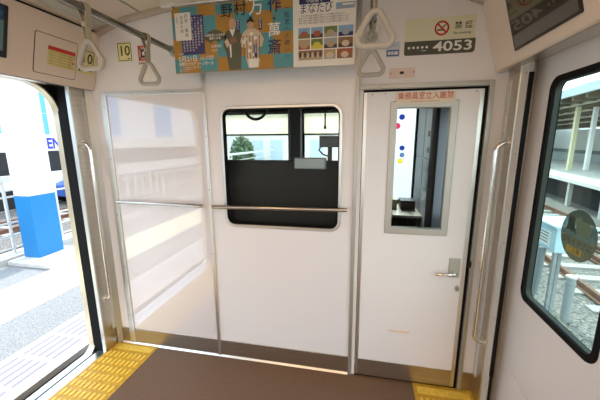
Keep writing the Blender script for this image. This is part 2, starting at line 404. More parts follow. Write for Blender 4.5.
# outer door frame of the open left doorway: rounded opening in a plate, tan metal reveal
b = MB().m(ALUD)
xo0, xo1 = -2.005, -1.965
opening = rrect(-1.62, -.128, -.012, 1.925, .17, 10, radii=(.07, .19, .19, .07))
hole = MB().m(RUBBER)
def hole_panel_x(b, y0, y1, z0, z1, loop, x0, x1):
    n = len(loop); cy = -.874; cz = .95; out = []
    for (y, z) in loop:
        dy, dz = y-cy, z-cz; t = 1e9
        if dy > 1e-9: t = min(t, (y1-cy)/dy)
        if dy < -1e-9: t = min(t, (y0-cy)/dy)
        if dz > 1e-9: t = min(t, (z1-cz)/dz)
        if dz < -1e-9: t = min(t, (z0-cz)/dz)
        out.append((cy+dy*t, cz+dz*t))
    for a, c in ((y0, z0), (y1, z0), (y1, z1), (y0, z1)):
        i = min(range(n), key=lambda k: (out[k][0]-a)**2+(out[k][1]-c)**2); out[i] = (a, c)
    b.ring(out, loop, 'x', x0, x1)
hole_panel_x(hole, -1.72, .0, -.10, 1.99, opening, xo0+.006, xo1-.004)
struct(hole.build('trim_doorway_black_plate'))
TANM = mat('doorway_edge_metal', (.78, .68, .50), .28, .9)
b.mats = []; b.m(TANM)
inner = rrect(-1.616, -.132, -.008, 1.921, .17, 10, radii=(.067, .187, .187, .067)); outer = rrect(-1.624, -.124, -.016, 1.929, .17, 10, radii=(.073, .193, .193, .073))
b.ring(outer, inner, 'x', xo0, xo1+.012); struct(b.build('trim_doorway_edge', smooth=40))
b = MB().m(RUBBER); b.box(-1.96, -1.872, -.135, -.10, .0, 1.93); struct(b.build('trim_doorway_slot'))
b = MB().m(COVER); b.box(-1.962, -1.84, -1.72, -.20, 1.922, 1.95); struct(b.build('trim_doorway_head'))
# door sill: two steel plates with a black guide groove
SILL = mat('sill_steel', (.78, .80, .82), .28, 1., noise=((200, 3, 3), .08))
b = MB().m(SILL); b.box(-1.925, -1.857, -1.7, -.10, -.03, .002); b.box(-2.0, -1.945, -1.7, -.12, -.03, -.004); b.m(RUBBER); b.box(-1.945, -1.925, -1.7, -.10, -.03, -.012)
struct(b.build('trim_door_sill', bevel=.001))
b = MB().m(DARK); b.box(-1.98, .86, YB, 1.95, -.45, -.045); struct(b.build('floor_underframe'))
b = MB().m(WALL); b.box(-2.05, .86, YB, 1.95, 2.45, 2.56); struct(b.build('ceiling_roof'))

# ------------------------------------------------------------------ header covers over the doors
UNDERM = mat('underside_satin_metal', (.50, .45, .39), .25, .85)
def header(sd, label, name='door_header_cover'):
    root = empty(name, (X(1.3, sd), -.9, 1.915)); tag(root, label, 'door header cover', 'header covers above the side doors')
    p = [(X(1.225, sd), 1.914), (X(1.235, sd), 1.908), (X(1.339, sd), 1.919), (X(1.339, sd), 2.252), (X(1.13, sd), 2.252), (X(1.128, sd), 2.246)]
    b = MB().m(COVER); b.prism(p, 'y', -1.75, -.002); b.build('cover', root, bevel=.003)
    b = MB().m(UNDERM); b.prism([(X(1.234, sd), 1.9065), (X(1.338, sd), 1.9175), (X(1.338, sd), 1.9155), (X(1.234, sd), 1.9045)], 'y', -1.75, -.002); b.build('underside', root); return root
hl = header(-1, 'beige sloping header cover above the open left doorway')
hr = header(1, 'beige sloping header cover with dark screen above the right door')
# face frames: origin low edge, U along +y or -y as read from inside, V up the slope
def face(sd):
    V = Vector((X(1.128, sd)-X(1.225, sd), 0, 2.246-1.914)); L = V.length; V.normalize()
    U = Vector((0, 1, 0)) if sd < 0 else Vector((0, -1, 0)); 
    return U, V, L
def fp(sd, y, t, lift=0):                                  # point on the sloped face: y, t along slope (metres)
    U, V, L = face(sd); N = U.cross(V); return Vector((X(1.225, sd), y, 1.914))+V*t+N*lift
# right screen
U, V, L = face(1)
s = Sheet(fp(1, -.240, .040, .0), U, V, .425, .275, BLACK, .006, radius=.006); s.b.m(SCREENM)
s.poly(SCREENM, [(.010, .010), (.415, .010), (.415, .265), (.010, .265)], 1)
s.build('screen', hr)
# left screen edge, hatch
U, V, L = face(-1)
s = Sheet(fp(-1, -1.005, .072), U, V, .47, .24, BLACK, .006, radius=.006)
TEAL = mat('screen_teal', (.10, .22, .24), .1); s.rect(TEAL, .02, .03, .452, .17); s.rect(mat('screen_navy', (.03, .06, .12), .1), .02, .17, .452, .235)
s.circ(flat('screen_dot', (.03, .1, .3)), (.435, .2), .012, 2)
s.build('screen', hl)
s = Sheet(fp(-1, -.405, .034), U, V, .252, .215, RUBBER, .0012, radius=.014)
s.b.m(COVER)
lp = rrect(.003, .249, .003, .212, .012, 5); s.poly(COVER, lp, 4)
s.build('hatch', hl)
# yellow notice with red heading and yellow position label on the left cover
NOTE = flat('notice_yellow', (.72, .62, .25)); TXT = flat('text_olive', (.20, .17, .05))
U, V, L = face(-1)
s = Sheet(fp(-1, -.332, .088, .0024), U, V, .166, .105, NOTE, .0006)
s.rect(REDI, 0, .084, .166, .105)
for k in range(5):
    s.text(TXT if k != 2 else REDI, 'お知らせ この扉の中には機器があります'[:18-(k*3) % 5],   .006, .073-k*.0155, .0105, 2, res=1)
s.poly(REDI, [(.150, .045), (.163, .038), (.150, .031)], 2)
s.build('notice_sticker', origin=fp(-1, -.25, .092)); tag(COL.objects['notice_sticker'], 'yellow notice sticker with red heading band on the left header cover', 'sticker')
LABY = flat('label_yellow', (.76, .70, .32))
s = Sheet(fp(-1, -.145, .085, .0002), U, V, .125, .150, LABY, .0006)
s.outline(INK, .012, .045, .113, .143, .004); s.text(INK, '10', .0625, .094, .085, 2, .012, 'CENTER')
s.rect(INK, .062, .020, .105, .034); s.rect(INK, .012, .012, .022, .036); s.rect(INK, .03, .012, .036, .036)
o = s.build('number_sticker', origin=fp(-1, -.08, .085)); tag(o, 'yellow sticker numbered 10 on the end of the left header cover', 'sticker')

# ------------------------------------------------------------------ right sliding door leaf
GREEN_EDGE = mat('gasket_green_grey', (.03, .042, .036), .7)
leaf = struct(empty('door_2', (.82, -.52, 0)))
DPX = X(1.36, 1)
wl = rrect(-.762, -.264, .803, 1.828, .05, 8)
b = MB().m(DOORW)
b2 = MB().m(DOORW)
def hole_leaf(b, y0, y1, z0, z1, loop, x0, x1):
    n = len(loop); cy = (y0+y1)/2; cz = 1.3; out = []
    for (y, z) in loop:
        dy, dz = y-cy, z-cz; t = 1e9
        if dy > 1e-9: t = min(t, (y1-cy)/dy)
        if dy < -1e-9: t = min(t, (y0-cy)/dy)
        if dz > 1e-9: t = min(t, (z1-cz)/dz)
        if dz < -1e-9: t = min(t, (z0-cz)/dz)
        out.append((cy+dy*t, cz+dz*t))
    for a, c in ((y0, z0), (y1, z0), (y1, z1), (y0, z1)):
        i = min(range(n), key=lambda k: (out[k][0]-a)**2+(out[k][1]-c)**2); out[i] = (a, c)
    b.ring(out, loop, 'x', x0, x1)
hole_leaf(b, -.86, -.058, .01, 1.935, wl, DPX, DPX+.035); b.build('door_leaf', leaf)
b = MB().m(RUBBER); b.ring(rrect(-.766, -.260, .799, 1.832, .054), rrect(-.740, -.286, .825, 1.806, .036), 'x', DPX-.006, DPX+.032); b.build('window_gasket', leaf, bevel=.003)
b = MB().m(GREEN_EDGE); b.ring(rrect(-.741, -.285, .824, 1.807, .037), rrect(-.737, -.289, .828, 1.803, .033), 'x', DPX+.004, DPX+.024); b.build('window_frame', leaf)
b = MB().m(GLASSG); b.prism(rrect(-.740, -.286, .825, 1.806, .035), 'x', DPX+.025, DPX+.029); b.build('pane', leaf)
b = MB().m(DOORW); b.box(DPX-.004, DPX, -.86, -.058, .01, .375); b.build('lower_panel', leaf, bevel=.0015)
# round sticker on the glass, its backlit darkness put into the colours
STK = bpy.data.materials.new('sticker_green_film'); STK.use_nodes = True
STK.node_tree.nodes['Principled BSDF'].inputs['Base Color'].default_value = (.035, .085, .05, 1); STK.node_tree.nodes['Principled BSDF'].inputs['Alpha'].default_value = .94
STK.node_tree.nodes['Principled BSDF'].inputs['Roughness'].default_value = .35
sx = DPX+.0245
sc_, sz_ = -.536, 1.205
s = Sheet((sx, sc_+.1, sz_-.1), (0, -1, 0), (0, 0, 1), .0001, .0001, STK, .0004)
s.b = MB(); s.b.m(STK)
PALE = flat('sticker_pale', (.13, .20, .13)); AMB = flat('sticker_amber', (.42, .31, .03)); DKG = flat('sticker_dark', (.02, .05, .03))
s.circ(STK, (.1, .1), .1, 0, 40)
s.rect(DKG, .03, .11, .085, .125, 1); s.rect(DKG, .035, .125, .075, .165, 1)
s.poly(PALE, [(.075, .165), (.10, .175), (.115, .16), (.15, .16), (.165, .14), (.16, .105), (.11, .10), (.085, .115), (.09, .13)], 2)
LOWP = flat('sticker_lower', (.13, .18, .12))
s.poly(LOWP, [(.1+.099*math.cos(math.radians(a)), .1+.099*math.sin(math.radians(a))) for a in range(185, 356, 10)], 1)
s.text(DKG, 'ひらくドアに', .1, .068, .030, 3, .01, 'CENTER', width=.16)
s.rect(AMB, .05, .024, .135, .050, 2); s.text(DKG, 'ご注意', .055, .037, .022, 3, .01, width=.066); s.text(AMB, '!', .143, .037, .024, 3, .02)
o = s.build('round_sticker', origin=(sx, sc_, sz_)); tag(o, 'round green warning sticker with a hand on the right door window', 'sticker')

# ------------------------------------------------------------------ vertical grab bars on the pillars
def grab(sd, yy, label):
    xt = X(1.235, sd); xp = X(1.292, sd)
    o = empty('grab_bar', (xt, yy, .42)); tag(o, label, 'grab bar', 'grab bars on the door pillars')
    b = MB().m(CHROME); R_ = .045; d = sd
    pts = [(xp, yy, 1.555)]+arc3((xt+d*R_, yy, 1.555-R_), (-d, 0, 0), (0, 0, 1), R_, 90, 0, 8)+arc3((xt+d*R_, yy, .42+R_), (-d, 0, 0), (0, 0, -1), R_, 0, 90, 8)+[(xp, yy, .42)]
    b.tube(pts, .0125, 14); b.build('bar', o, smooth=50)
    for z in (1.555, .42):
        f = MB().m(ALU); f.disc((yy, z), .026, 'x', (xp-d*.006, xp+d*.0005), 20); f.build('flange', o, bevel=.001)
grab(-1, -.092, 'tall steel grab bar on the pillar beside the open left doorway')
grab(1, -.100, 'tall steel grab bar on the pillar between crew door and right door')

# ------------------------------------------------------------------ horizontal hand rails on the bulkhead
def rail(x0, x1, z0, z1, label):
    o = empty('hand_rail', ((x0+x1)/2, -.05, z0)); tag(o, label, 'hand rail', 'horizontal hand rails on the bulkhead')
    b = MB().m(mat('hand_rail_steel', (.50, .47, .42), .2, 1.)); b.tube([(x0, -.055, z0), (x1, -.055, z1)], .0125, 14); b.build('tube', o, smooth=50)
    for x, z in ((x0+.03, z0), (x1-.03, z1)):
        f = MB().m(ALU); f.tube([(x, -.050, z-.004), (x, -.030, z-.012), (x, -.001, z-.014)], .010, 10); f.disc((x, z-.014), .018, 'y', (-.007, -.0005), 16); f.build('bracket', o, smooth=40)
rail(-1.668, -1.025, 1.153, 1.149, 'short steel hand rail across the glossy panel')
rail(-.948, -.074, 1.146, 1.160, 'long steel hand rail across the crew room window')

# ------------------------------------------------------------------ strap rails and hanging straps
RZ = 2.12
RAILM = mat('rail_steel', (.30, .29, .265), .22, 1.)
def strap_rail(x, label):
    o = empty('strap_rail', (x, -2, RZ)); tag(o, label, 'strap rail', 'overhead strap rails')
    b = MB().m(RAILM); b.tube([(x, YB, RZ), (x, -.002, RZ)], .016, 16); b.build('tube', o, smooth=50)
    f = MB().m(ALUD); f.tube([(x, -.05, RZ), (x, -.0005, RZ)], .022, 16); f.disc((x, RZ), .035, 'y', (-.009, -.0005), 20); f.build('end_socket', o, bevel=.0015)
    for y in (-1.3, -2.6, -3.9):
        h = MB().m(ALUD); h.tube([(x, y, RZ+.012), (x, y, 2.335)], .011, 10); h.build('hanger', o, smooth=50)
strap_rail(-1.165, 'left overhead strap rail running to the bulkhead'); strap_rail(.03, 'right overhead strap rail running to the bulkhead')
def make_strap(x, y, label):
    o = empty('hanging_strap', (x, y, RZ)); tag(o, label, 'hanging strap', 'hanging straps on the overhead rails')
    b = MB().m(BAND)                                       # belt looped round the rail, tapering to the grip
    for sdx in (-1, 1):
        prof = [(x+sdx*.019, y, RZ+.006), (x+sdx*.019, y, RZ-.012), (x+sdx*.010, y, RZ-.045), (x+sdx*.0045, y, RZ-.120)]
        vs = []
        for px, py, pz in prof: vs += [(px-.0014, py-.0135, pz), (px+.0014, py-.0135, pz), (px+.0014, py+.0135, pz), (px-.0014, py+.0135, pz)]
        fs = [(0, 1, 2, 3), (12, 15, 14, 13)]
        for i in range(3):
            for k in range(4): fs.append((4*i+k, 4*i+(k+1) % 4, 4*i+4+(k+1) % 4, 4*i+4+k))
        b.add(vs, fs)
    top = arc3((x, y, RZ+.004), (1, 0, 0), (0, 0, 1), .0195, 0, 180, 10)
    vs = []
    for p in top: vs += [(p.x, y-.0135, p.z), (p.x, y+.0135, p.z), ((p.x-x)*.86+x, y-.0135, (p.z-RZ)*.86+RZ), ((p.x-x)*.86+x, y+.0135, (p.z-RZ)*.86+RZ)]
    fs = []
    for i in range(10):
        a, c = 4*i, 4*i+4; fs += [(a, a+1, c+1, c), (a+2, c+2, c+3, a+3), (a, c, c+2, a+2), (a+1, a+3, c+3, c+1)]
    b.add(vs, fs); bl = b.build('belt', o, smooth=40)
    c = MB().m(PLASTIC); c.prism(rrect(x-.010, x+.010, y-.0155, y+.0155, .005, 4), 'z', RZ-.075, RZ-.055); c.build('buckle', bl, bevel=.002)
    g = MB().m(PLASTIC)                                    # rounded triangular grip
    A = Vector((x, y, RZ-.108)); B = Vector((x-.076, y, RZ-.238)); C = Vector((x+.076, y, RZ-.238)); pts = []
    for P0, P1, P2, r in ((C, A, B, .022), (A, B, C, .024), (B, C, A, .024)):
        d1 = (P0-P1).normalized(); d2 = (P2-P1).normalized(); h = d1.angle(d2)/2; L_ = r/math.tan(h)
        s0, s1 = P1+d1*L_, P1+d2*L_; cc = P1+(d1+d2).normalized()*(r/math.sin(h))
        for k in range(9):
            q = s0.lerp(s1, k/8)-cc; pts.append(cc+q.normalized()*r)
    n_ = len(pts); dense = []
    for i in range(n_):
        a_, b_ = pts[i], pts[(i+1) % n_]; m_ = max(1, int((b_-a_).length/.018))
        dense += [a_.lerp(b_, k/m_) for k in range(m_)]
    g.tube(dense, .0112, 14, closed=True); g.build('grip', o, smooth=60)
    return o
st = make_strap(-1.165, -.639, 'nearer hanging strap on the left rail, in front of the header cover')
def dup(root, loc, label, rz=0):
    r = root.copy(); COL.objects.link(r); r.location = loc; r['label'] = label; r.rotation_euler.z = rz
    for ch in list(root.children):
        c = ch.copy(); COL.objects.link(c); c.parent = r
        for g in list(ch.children):
            e = g.copy(); COL.objects.link(e); e.parent = c
    return r
dup(st, (-1.165, -.262, RZ), 'hanging strap on the left rail nearest the bulkhead, under the red notice', .0)
dup(st, (.03, -.70, RZ), 'larger nearer hanging strap on the right rail beside the white poster', .0)
dup(st, (.03, -.235, RZ), 'smaller hanging strap nearest the bulkhead on the right rail, above the crew door', .0)

# ------------------------------------------------------------------ hanging posters on a clip bar
PY = -.15
o = empty('poster_hanger', (-.56, PY, 2.31)); tag(o, 'metal poster hanger bar under the ceiling in front of the bulkhead', 'poster hanger')
b = MB().m(ALU); b.box(-1.13, 0, PY-.012, PY+.012, 2.305, 2.352); b.build('bar', o, bevel=.003)
for x in (-1.02, -.12):
    h = MB().m(ALUD); h.tube([(x, PY, 2.35), (x, PY, 2.372)], .006, 8); h.build('hanger_rod', o)
for x in (-1.06, -.62, -.46, -.1):
    c = MB().m(ALU); c.box(x-.014, x+.014, PY-.017, PY-.010, 2.318, 2.338); c.tube([(x, PY-.012, 2.325), (x, PY-.020, 2.325)], .006, 10); c.box(x-.005, x+.005, PY-.014, PY+.006, 2.285, 2.31); c.build('clip', o, bevel=.001)

PX0, PX1, PZ0, PZ1 = -1.070, -.373, 1.953, 2.300
Wd, Hd = PX1-PX0, PZ1-PZ0
TEALP = flat('teal', (.085, .30, .34)); OCHRE = flat('ochre', (.42, .22, .035)); NAVY = flat('navy', (.02, .03, .12)); PURP = flat('purple', (.055, .045, .16))
WHT = flat('poster_white', (.80, .78, .72)); SKIN = flat('skin', (.55, .33, .20)); OLIVE = flat('olive', (.10, .10, .065)); CREAM = flat('cream', (.62, .50, .36)); BRN = flat('brown', (.24, .13, .07)); HAIR = flat('hair', (.03, .025, .02))
def uv(u, v): return (u*Wd, (1-v)*Hd)
s = Sheet((PX0, PY-.0015, PZ0), (1, 0, 0), (0, 0, 1), Wd, Hd, TEALP, .0012)
cell = .108
for i in range(7):
    for j in range(4):
        if (i+j) % 2 == 0:
            x0, x1 = i*cell-.06, (i+1)*cell-.06; y1 = Hd-(j*cell-.052); y0 = y1-cell
            x0 = max(0, x0); x1 = min(Wd, x1); y0 = max(0, y0); y1 = min(Hd, y1)
            if x1 > x0 and y1 > y0: s.rect(OCHRE, x0, y0, x1, y1, 1)
def ur(m, u0, v0, u1, v1, lv): a = uv(u0, v1); c = uv(u1, v0); s.rect(m, a[0], a[1], c[0], c[1], lv)
ur(PURP, .075, .14, .275, .72, 2)
for k in range(7): s.vtext(WHT, '狂言の世界への誘い解説野村万作他'[k:k+13], .095*Wd+k*.0185, Hd*(1-.185), .0125, 3, step=1.1)
ur(WHT, .025, .09, .165, .50, 4)
s.vtext(INK, '万作・萬斎', .125*Wd, Hd*.85, .022, 5, step=1.1); s.vtext(INK, '狂言の会', .085*Wd, Hd*.83, .02, 5, step=1.1); s.vtext(INK, '人間国宝', .045*Wd, Hd*.85, .009, 5)
# fan
cu = uv(.365, .60); fan = [(cu[0]+.078*math.cos(math.radians(a)), cu[1]+.078*math.sin(math.radians(a))) for a in range(25, 156, 10)]+[(cu[0]+.022*math.cos(math.radians(a)), cu[1]+.022*math.sin(math.radians(a))) for a in range(155, 24, -20)]
s.poly(OLIVE, fan, 3); s.text(WHT, '人間国宝による狂言', cu[0], cu[1]+.050, .0135, 4, .01, 'CENTER'); s.text(WHT, '解説と公演', cu[0], cu[1]+.034, .0135, 4, .01, 'CENTER')
s.text(WHT, '全席指定', *uv(.33, .62), .016, 3); s.text(WHT, '5,500円', *uv(.33, .68), .012, 3)
s.text(WHT, '2024年', *uv(.035, .705), .012, 3); s.text(WHT, '5月21日', *uv(.035, .785), .034, 3, .012); s.text(WHT, '(火)', *uv(.225, .79), .02, 3); s.text(WHT, '18:30開演', *uv(.275, .765), .012, 3); s.text(WHT, '18:00開場', *uv(.275, .80), .012, 3)
s.text(WHT, '相模女子大グリーンホール', *uv(.035, .865), .0235, 3, .008, width=.215)
for k, t_ in enumerate(('チケット好評発売中 お問い合わせ', '主催 文化振興財団 ホール', '電話 10:00-19:00')): s.text(WHT, t_, *uv(.035, .915+k*.028), .009, 3, res=1)
# two actors in costume, printed flat: left in dark robe, right in striped pale robe
def fig(pts, m, lv): s.poly(m, [uv(a, c) for a, c in pts], lv)
fig([(.475, .40), (.50, .385), (.545, .385), (.575, .42), (.60, .56), (.585, .70), (.575, .985), (.475, .985), (.455, .72), (.435, .62), (.44, .48)], OLIVE, 3)
fig([(.49, .39), (.515, .50), (.54, .39)], WHT, 4); fig([(.445, .56), (.47, .52), (.49, .60), (.465, .66)], CREAM, 4); fig([(.485, .62), (.50, .60), (.50, .80), (.49, .80)], WHT, 4)
fig([(.49, .52), (.54, .50), (.555, .58), (.50, .60)], BRN, 4)
s.circ(SKIN, uv(.517, .315), .0205, 5, 20, ry=.029); s.poly(WHT, [uv(.50, .27), uv(.517, .235), uv(.534, .27)], 4)
fig([(.605, .45), (.64, .40), (.695, .40), (.74, .46), (.77, .56), (.755, .66), (.72, .68), (.735, .83), (.72, .97), (.64, .97), (.62, .83), (.625, .68), (.585, .66), (.58, .56)], CREAM, 6)
for k in range(6): fig([(.60+k*.026, .50), (.608+k*.026, .50), (.612+k*.024, .84), (.604+k*.024, .84)], BRN, 7)
for a, c in ((.62, .55), (.66, .62), (.70, .54), (.65, .72), (.69, .78), (.67, .48)): s.circ(WHT, uv(a, c), .010, 8, 10)
fig([(.64, .84), (.725, .84), (.72, .97), (.645, .97)], WHT, 8); fig([(.59, .56), (.62, .545), (.625, .60), (.60, .62)], WHT, 8)
s.circ(SKIN, uv(.665, .335), .0205, 9, 20, ry=.027); fig([(.635, .33), (.64, .28), (.665, .255), (.69, .28), (.697, .33), (.685, .315), (.66, .30), (.645, .32)], HAIR, 10); s.circ(HAIR, uv(.667, .255), .008, 10, 10)
for a, lab in ((.565, '野村万作'), (.745, '野村萬斎')):
    ur(NAVY, a-.013, .27, a+.013, .43, 11); s.vtext(WHT, lab, a*Wd, Hd*(1-.29), .0115, 12)
ur(NAVY, .69, .62, .715, .82, 11); s.vtext(WHT, '野村萬斎', .7025*Wd, Hd*(1-.64), .0115, 12)
for ch, a, c, m, sz in (('野', .475, .135, INK, .072), ('村', .585, .125, INK, .072), ('万', .715, .12, WHT, .086), ('作', .86, .115, NAVY, .078), ('・', .855, .30, INK, .05), ('萬', .855, .46, WHT, .075), ('斎', .855, .70, NAVY, .078)):
    s.text(m, ch, *uv(a, c), sz, 13, .008, 'CENTER', res=3)
s.vtext(NAVY, 'ー狂言への誘いー', .955*Wd, Hd*(1-.16), .030, 13, step=1.12)
for y0, y1 in ((0, .004), (Hd-.004, Hd)): s.rect(OCHRE, 0, y0, Wd, y1, 2)
o = s.build('hanging_poster', origin=((PX0+PX1)/2, PY, PZ0)); tag(o, 'teal and ochre chequered stage poster with two costumed performers hanging below the hanger bar', 'poster')

PX0, PX1 = -.372, -.051; Wd = PX1-PX0
s = Sheet((PX0, PY-.0015, PZ0), (1, 0, 0), (0, 0, 1), Wd, Hd, WHT, .0012)
ur(NAVY, .10, .055, .60, .135, 2); s.text(WHT, '小田急で', *uv(.35, .095), .022, 3, .01, 'CENTER'); s.text(NAVY, 'まなたび', *uv(.10, .205), .052, 3, .002, width=.165)
SKYB = flat('photo_sky', (.22, .40, .62)); GRN = flat('photo_green', (.14, .20, .06)); YEL = flat('photo_yellow', (.62, .55, .06)); RED2 = flat('photo_red', (.38, .11, .05)); DK = flat('photo_dark', (.06, .05, .05)); TAN = flat('photo_tan', (.45, .33, .20)); GRY = flat('photo_grey', (.35, .36, .38))
ur(SKYB, .69, .15, .76, .235, 2); ur(GRY, .76, .15, .98, .235, 2); ur(WHT, .79, .165, .96, .19, 3); ur(SKYB, .82, .20, .95, .22, 3)
for k in range(4): s.text(INK, '学びの旅へ沿線の歴史や文化にふれる体験をお届けします', *uv(.13 if k in (0,) else .09, .295+k*.033), .0095, 3, 0, res=1, width=(.80 if k else .70)*Wd)
cells = [(.085, .275), (.295, .485), (.505, .715), (.735, .965)]
def photo(u0, u1, v0, v1, top, low, mid=None):
    ur(top, u0, v0, u1, v1, 2); ur(low, u0, v0+(v1-v0)*.62, u1, v1, 3)
    if mid:
        a = uv((u0+u1)/2, (v0+v1)/2+.015); s.circ(mid, a, .02, 4, 12, ry=.015)
for (u0, u1), (t_, l_, m_) in zip(cells, ((SKYB, GRN, RED2), (SKYB, DK, RED2), (GRN, GRY, TAN), (SKYB, NAVY, GRY))): photo(u0, u1, .455, .60, t_, l_, m_)
for (u0, u1), (t_, l_, m_) in zip(cells, ((TAN, RED2, TAN), (GRN, YEL, YEL), (GRY, DK, TAN), (BRN, DK, CREAM))): photo(u0, u1, .615, .755, t_, l_, m_)
for (u0, u1), (t_, l_, m_) in zip([(.085, .485), (.505, .695), (.715, .965)], ((BRN, TAN, TAN), (TAN, GRY, CREAM), (RED2, BRN, CREAM))): photo(u0, u1, .77, .905, t_, l_, m_)
for k in range(9): ur(CREAM if k % 2 else DK, .10+k*.042, .80, .125+k*.042, .87, 5)
o = s.build('hanging_poster', origin=((PX0+PX1)/2, PY, PZ0)); tag(o, 'white poster with blue heading and grid of small photographs hanging right of the teal poster', 'poster')

# ------------------------------------------------------------------ signs and stickers on the bulkhead and crew door
PALEG = flat('sign_pale', (.72, .70, .50)); GREEN = flat('sign_dark', (.085, .085, .060))
def wall_sheet(x0, x1, z0, z1, base, rr=None, y=-.0002, radius=0): return Sheet((x0, y, z0), (1, 0, 0), (0, 0, 1), x1-x0, z1-z0, base, .0012, radius, rr)
s = wall_sheet(.207, .552, 2.086, 2.196, PALEG)
c = (.182, .056); s.annulus(REDI, c, .027, .036, 2); s.rect(INK, c[0]-.022, c[1]-.012, c[0]+.016, c[1]-.005, 1); s.poly(INK, [(c[0]+.004, c[1]), (c[0]+.020, c[1]+.014), (c[0]+.016, c[1]+.018), (c[0], c[1]+.004)], 1)
s.poly(REDI, [(c[0]-.024, c[1]+.018), (c[0]-.018, c[1]+.024), (c[0]+.024, c[1]-.018), (c[0]+.018, c[1]-.024)], 2)
s.text(INK, '禁', .243, .062, .038, 2, .008); s.text(INK, '煙', .293, .062, .038, 2, .008); s.text(INK, 'No smoking', .240, .028, .017, 2, .01)
o = s.build('no_smoking_sign', origin=(.38, 0, 2.086)); tag(o, 'pale green no smoking sign above the crew door', 'sign')
s = wall_sheet(.207, .557, 2.016, 2.085, GREEN, rr=(.016, .002, .002, .012))
for k in range(5): s.circ(WHT, (.024+k*.0225, .038), .0065, 1, 10)
s.text(WHT, 'km/h', .085, .020, .008, 2, res=1) if 0 else s.rect(WHT, .088, .020, .110, .023)
s.text(WHT, '4053', .145, .035, .066, 2, .018, width=.190, res=4)
o = s.build('car_number_plate', origin=(.38, 0, 2.016)); tag(o, 'dark green plate with white car number 4053 under the no smoking sign', 'number plate')
BLU = flat('sticker_blue', (.06, .11, .30)); LBL = flat('sticker_light', (.55, .62, .68))
s = wall_sheet(.112, .184, 2.014, 2.090, LBL); s.rect(BLU, .004, .004, .068, .036); s.rect(WHT, .010, .012, .062, .028, 2); s.text(BLU, '防犯', .036, .020, .014, 3, .01, 'CENTER'); s.circ(BLU, (.018, .056), .008, 2); s.text(BLU, 'カメラ', .028, .058, .012, 2)
o = s.build('small_sticker', origin=(.148, 0, 2.014)); tag(o, 'small blue and white sticker left of the car number plate', 'sticker')
PINK = mat('pink_plate', (.74, .60, .52), .35)
s = wall_sheet(.134, .270, 1.902, 1.957, PINK, radius=.003); s.rect(INK, .056, .022, .078, .036); s.circ(INK, (.008, .028), .0035, 1, 8); s.circ(INK, (.128, .03), .0035, 1, 8)
o = s.build('lock_cover_plate', origin=(.2, 0, 1.902)); tag(o, 'small pinkish cover plate with black slot above the crew door', 'plate')
s = wall_sheet(.178, .482, 1.770, 1.826, flat('sign_cream', (.78, .68, .52)), y=-.0122)
s.text(REDI, '乗務員室立入厳禁', .152, .034, .040, 2, .004, 'CENTER', width=.285); s.text(REDI, 'No admittance except crew', .152, .008, .012, 2, 0, 'CENTER', width=.15)
o = s.build('crew_room_sign', origin=(.33, -.012, 1.77)); tag(o, 'cream sign with red characters above the crew door window', 'sign')
s = wall_sheet(.206, .336, .356, .372, flat('tape', (.78, .66, .52)), y=-.0042); o = s.build('tape_strip', origin=(.27, -.004, .356)); tag(o, 'short beige tape strip low on the crew door', 'tape')
s = wall_sheet(-1.574, -1.470, 2.080, 2.193, LABY); s.outline(INK, .003, .003, .101, .110, .004); s.text(INK, '10', .052, .060, .085, 2, .012, 'CENTER'); s.rect(INK, .070, .012, .088, .018)
o = s.build('number_sticker', origin=(-1.522, 0, 2.08)); tag(o, 'yellow sticker numbered 10 on the bulkhead above the glossy panel', 'sticker')
s = wall_sheet(-1.432, -1.344, 1.968, 2.170, flat('label_white', (.82, .76, .66)))
s.rect(REDI, .008, .108, .084, .198); s.rect(flat('label_inner', (.55, .30, .24)), .016, .116, .076, .190, 2)
s.poly(INK, [(.012, .19), (.018, .194), (.08, .116), (.074, .112)], 3); s.poly(INK, [(.074, .194), (.08, .19), (.018, .112), (.012, .116)], 3); s.rect(INK, .028, .128, .064, .176, 3); s.rect(WHT, .038, .14, .054, .162, 4)
s.text(INK, '携帯電話電源', .046, .092, .014, 2, .015, 'CENTER', width=.08)
for k in range(3): s.rect(flat('label_grey', (.4, .38, .36)), .02, .064-k*.016, .07-k*.008, .068-k*.016)
o = s.build('warning_sticker', origin=(-1.396, 0, 1.968)); tag(o, 'white warning sticker with red square symbol beside the yellow numbered sticker', 'sticker')
# curled white plate near the right pillar
s = wall_sheet(.690, .736, .852, .985, mat('white_plate', (.90, .86, .82), .35), y=-.0002, radius=.004)
for z in (.012, .12): s.circ(SCREW, (.008, z), .004, 1, 8)
o = s.build('wall_plate', origin=(.713, 0, .852)); tag(o, 'small white screwed plate between crew door frame and right pillar', 'plate')

# ------------------------------------------------------------------ crew room behind the bulkhead
CABY = 1.86
GREYC = mat('cab_grey', (.20, .215, .23), .45); LGREY = mat('cab_light', (.38, .42, .46), .4); CABW = mat('cab_wall', (.16, .165, .17), .55)
b = MB().m(CABW); b.box(-1.97, .84, T, CABY, -.04, 0); struct(b.build('floor_crew_room'))
b = MB().m(CABW); b.box(-1.97, .84, T, CABY, 2.02, 2.08); struct(b.build('ceiling_crew_room'))
b = MB().m(CABW)
b.box(-1.97, -1.92, T, .5, 0, 2.05); b.box(-1.97, -1.92, .5, 1.4, 0, 1.05); b.box(-1.97, -1.92, .5, 1.4, 1.75, 2.05); b.box(-1.97, -1.92, 1.4, CABY, 0, 2.05); struct(b.build('wall_crew_left'))
b = MB().m(CABW); b.box(.80, .85, T, .75, 0, 2.05); b.box(.80, .85, .75, 1.25, 0, .95); b.box(.80, .85, .75, 1.25, 1.8, 2.05); b.box(.80, .85, 1.25, CABY, 0, 2.05); struct(b.build('wall_crew_right'))
b = MB().m(DARK)
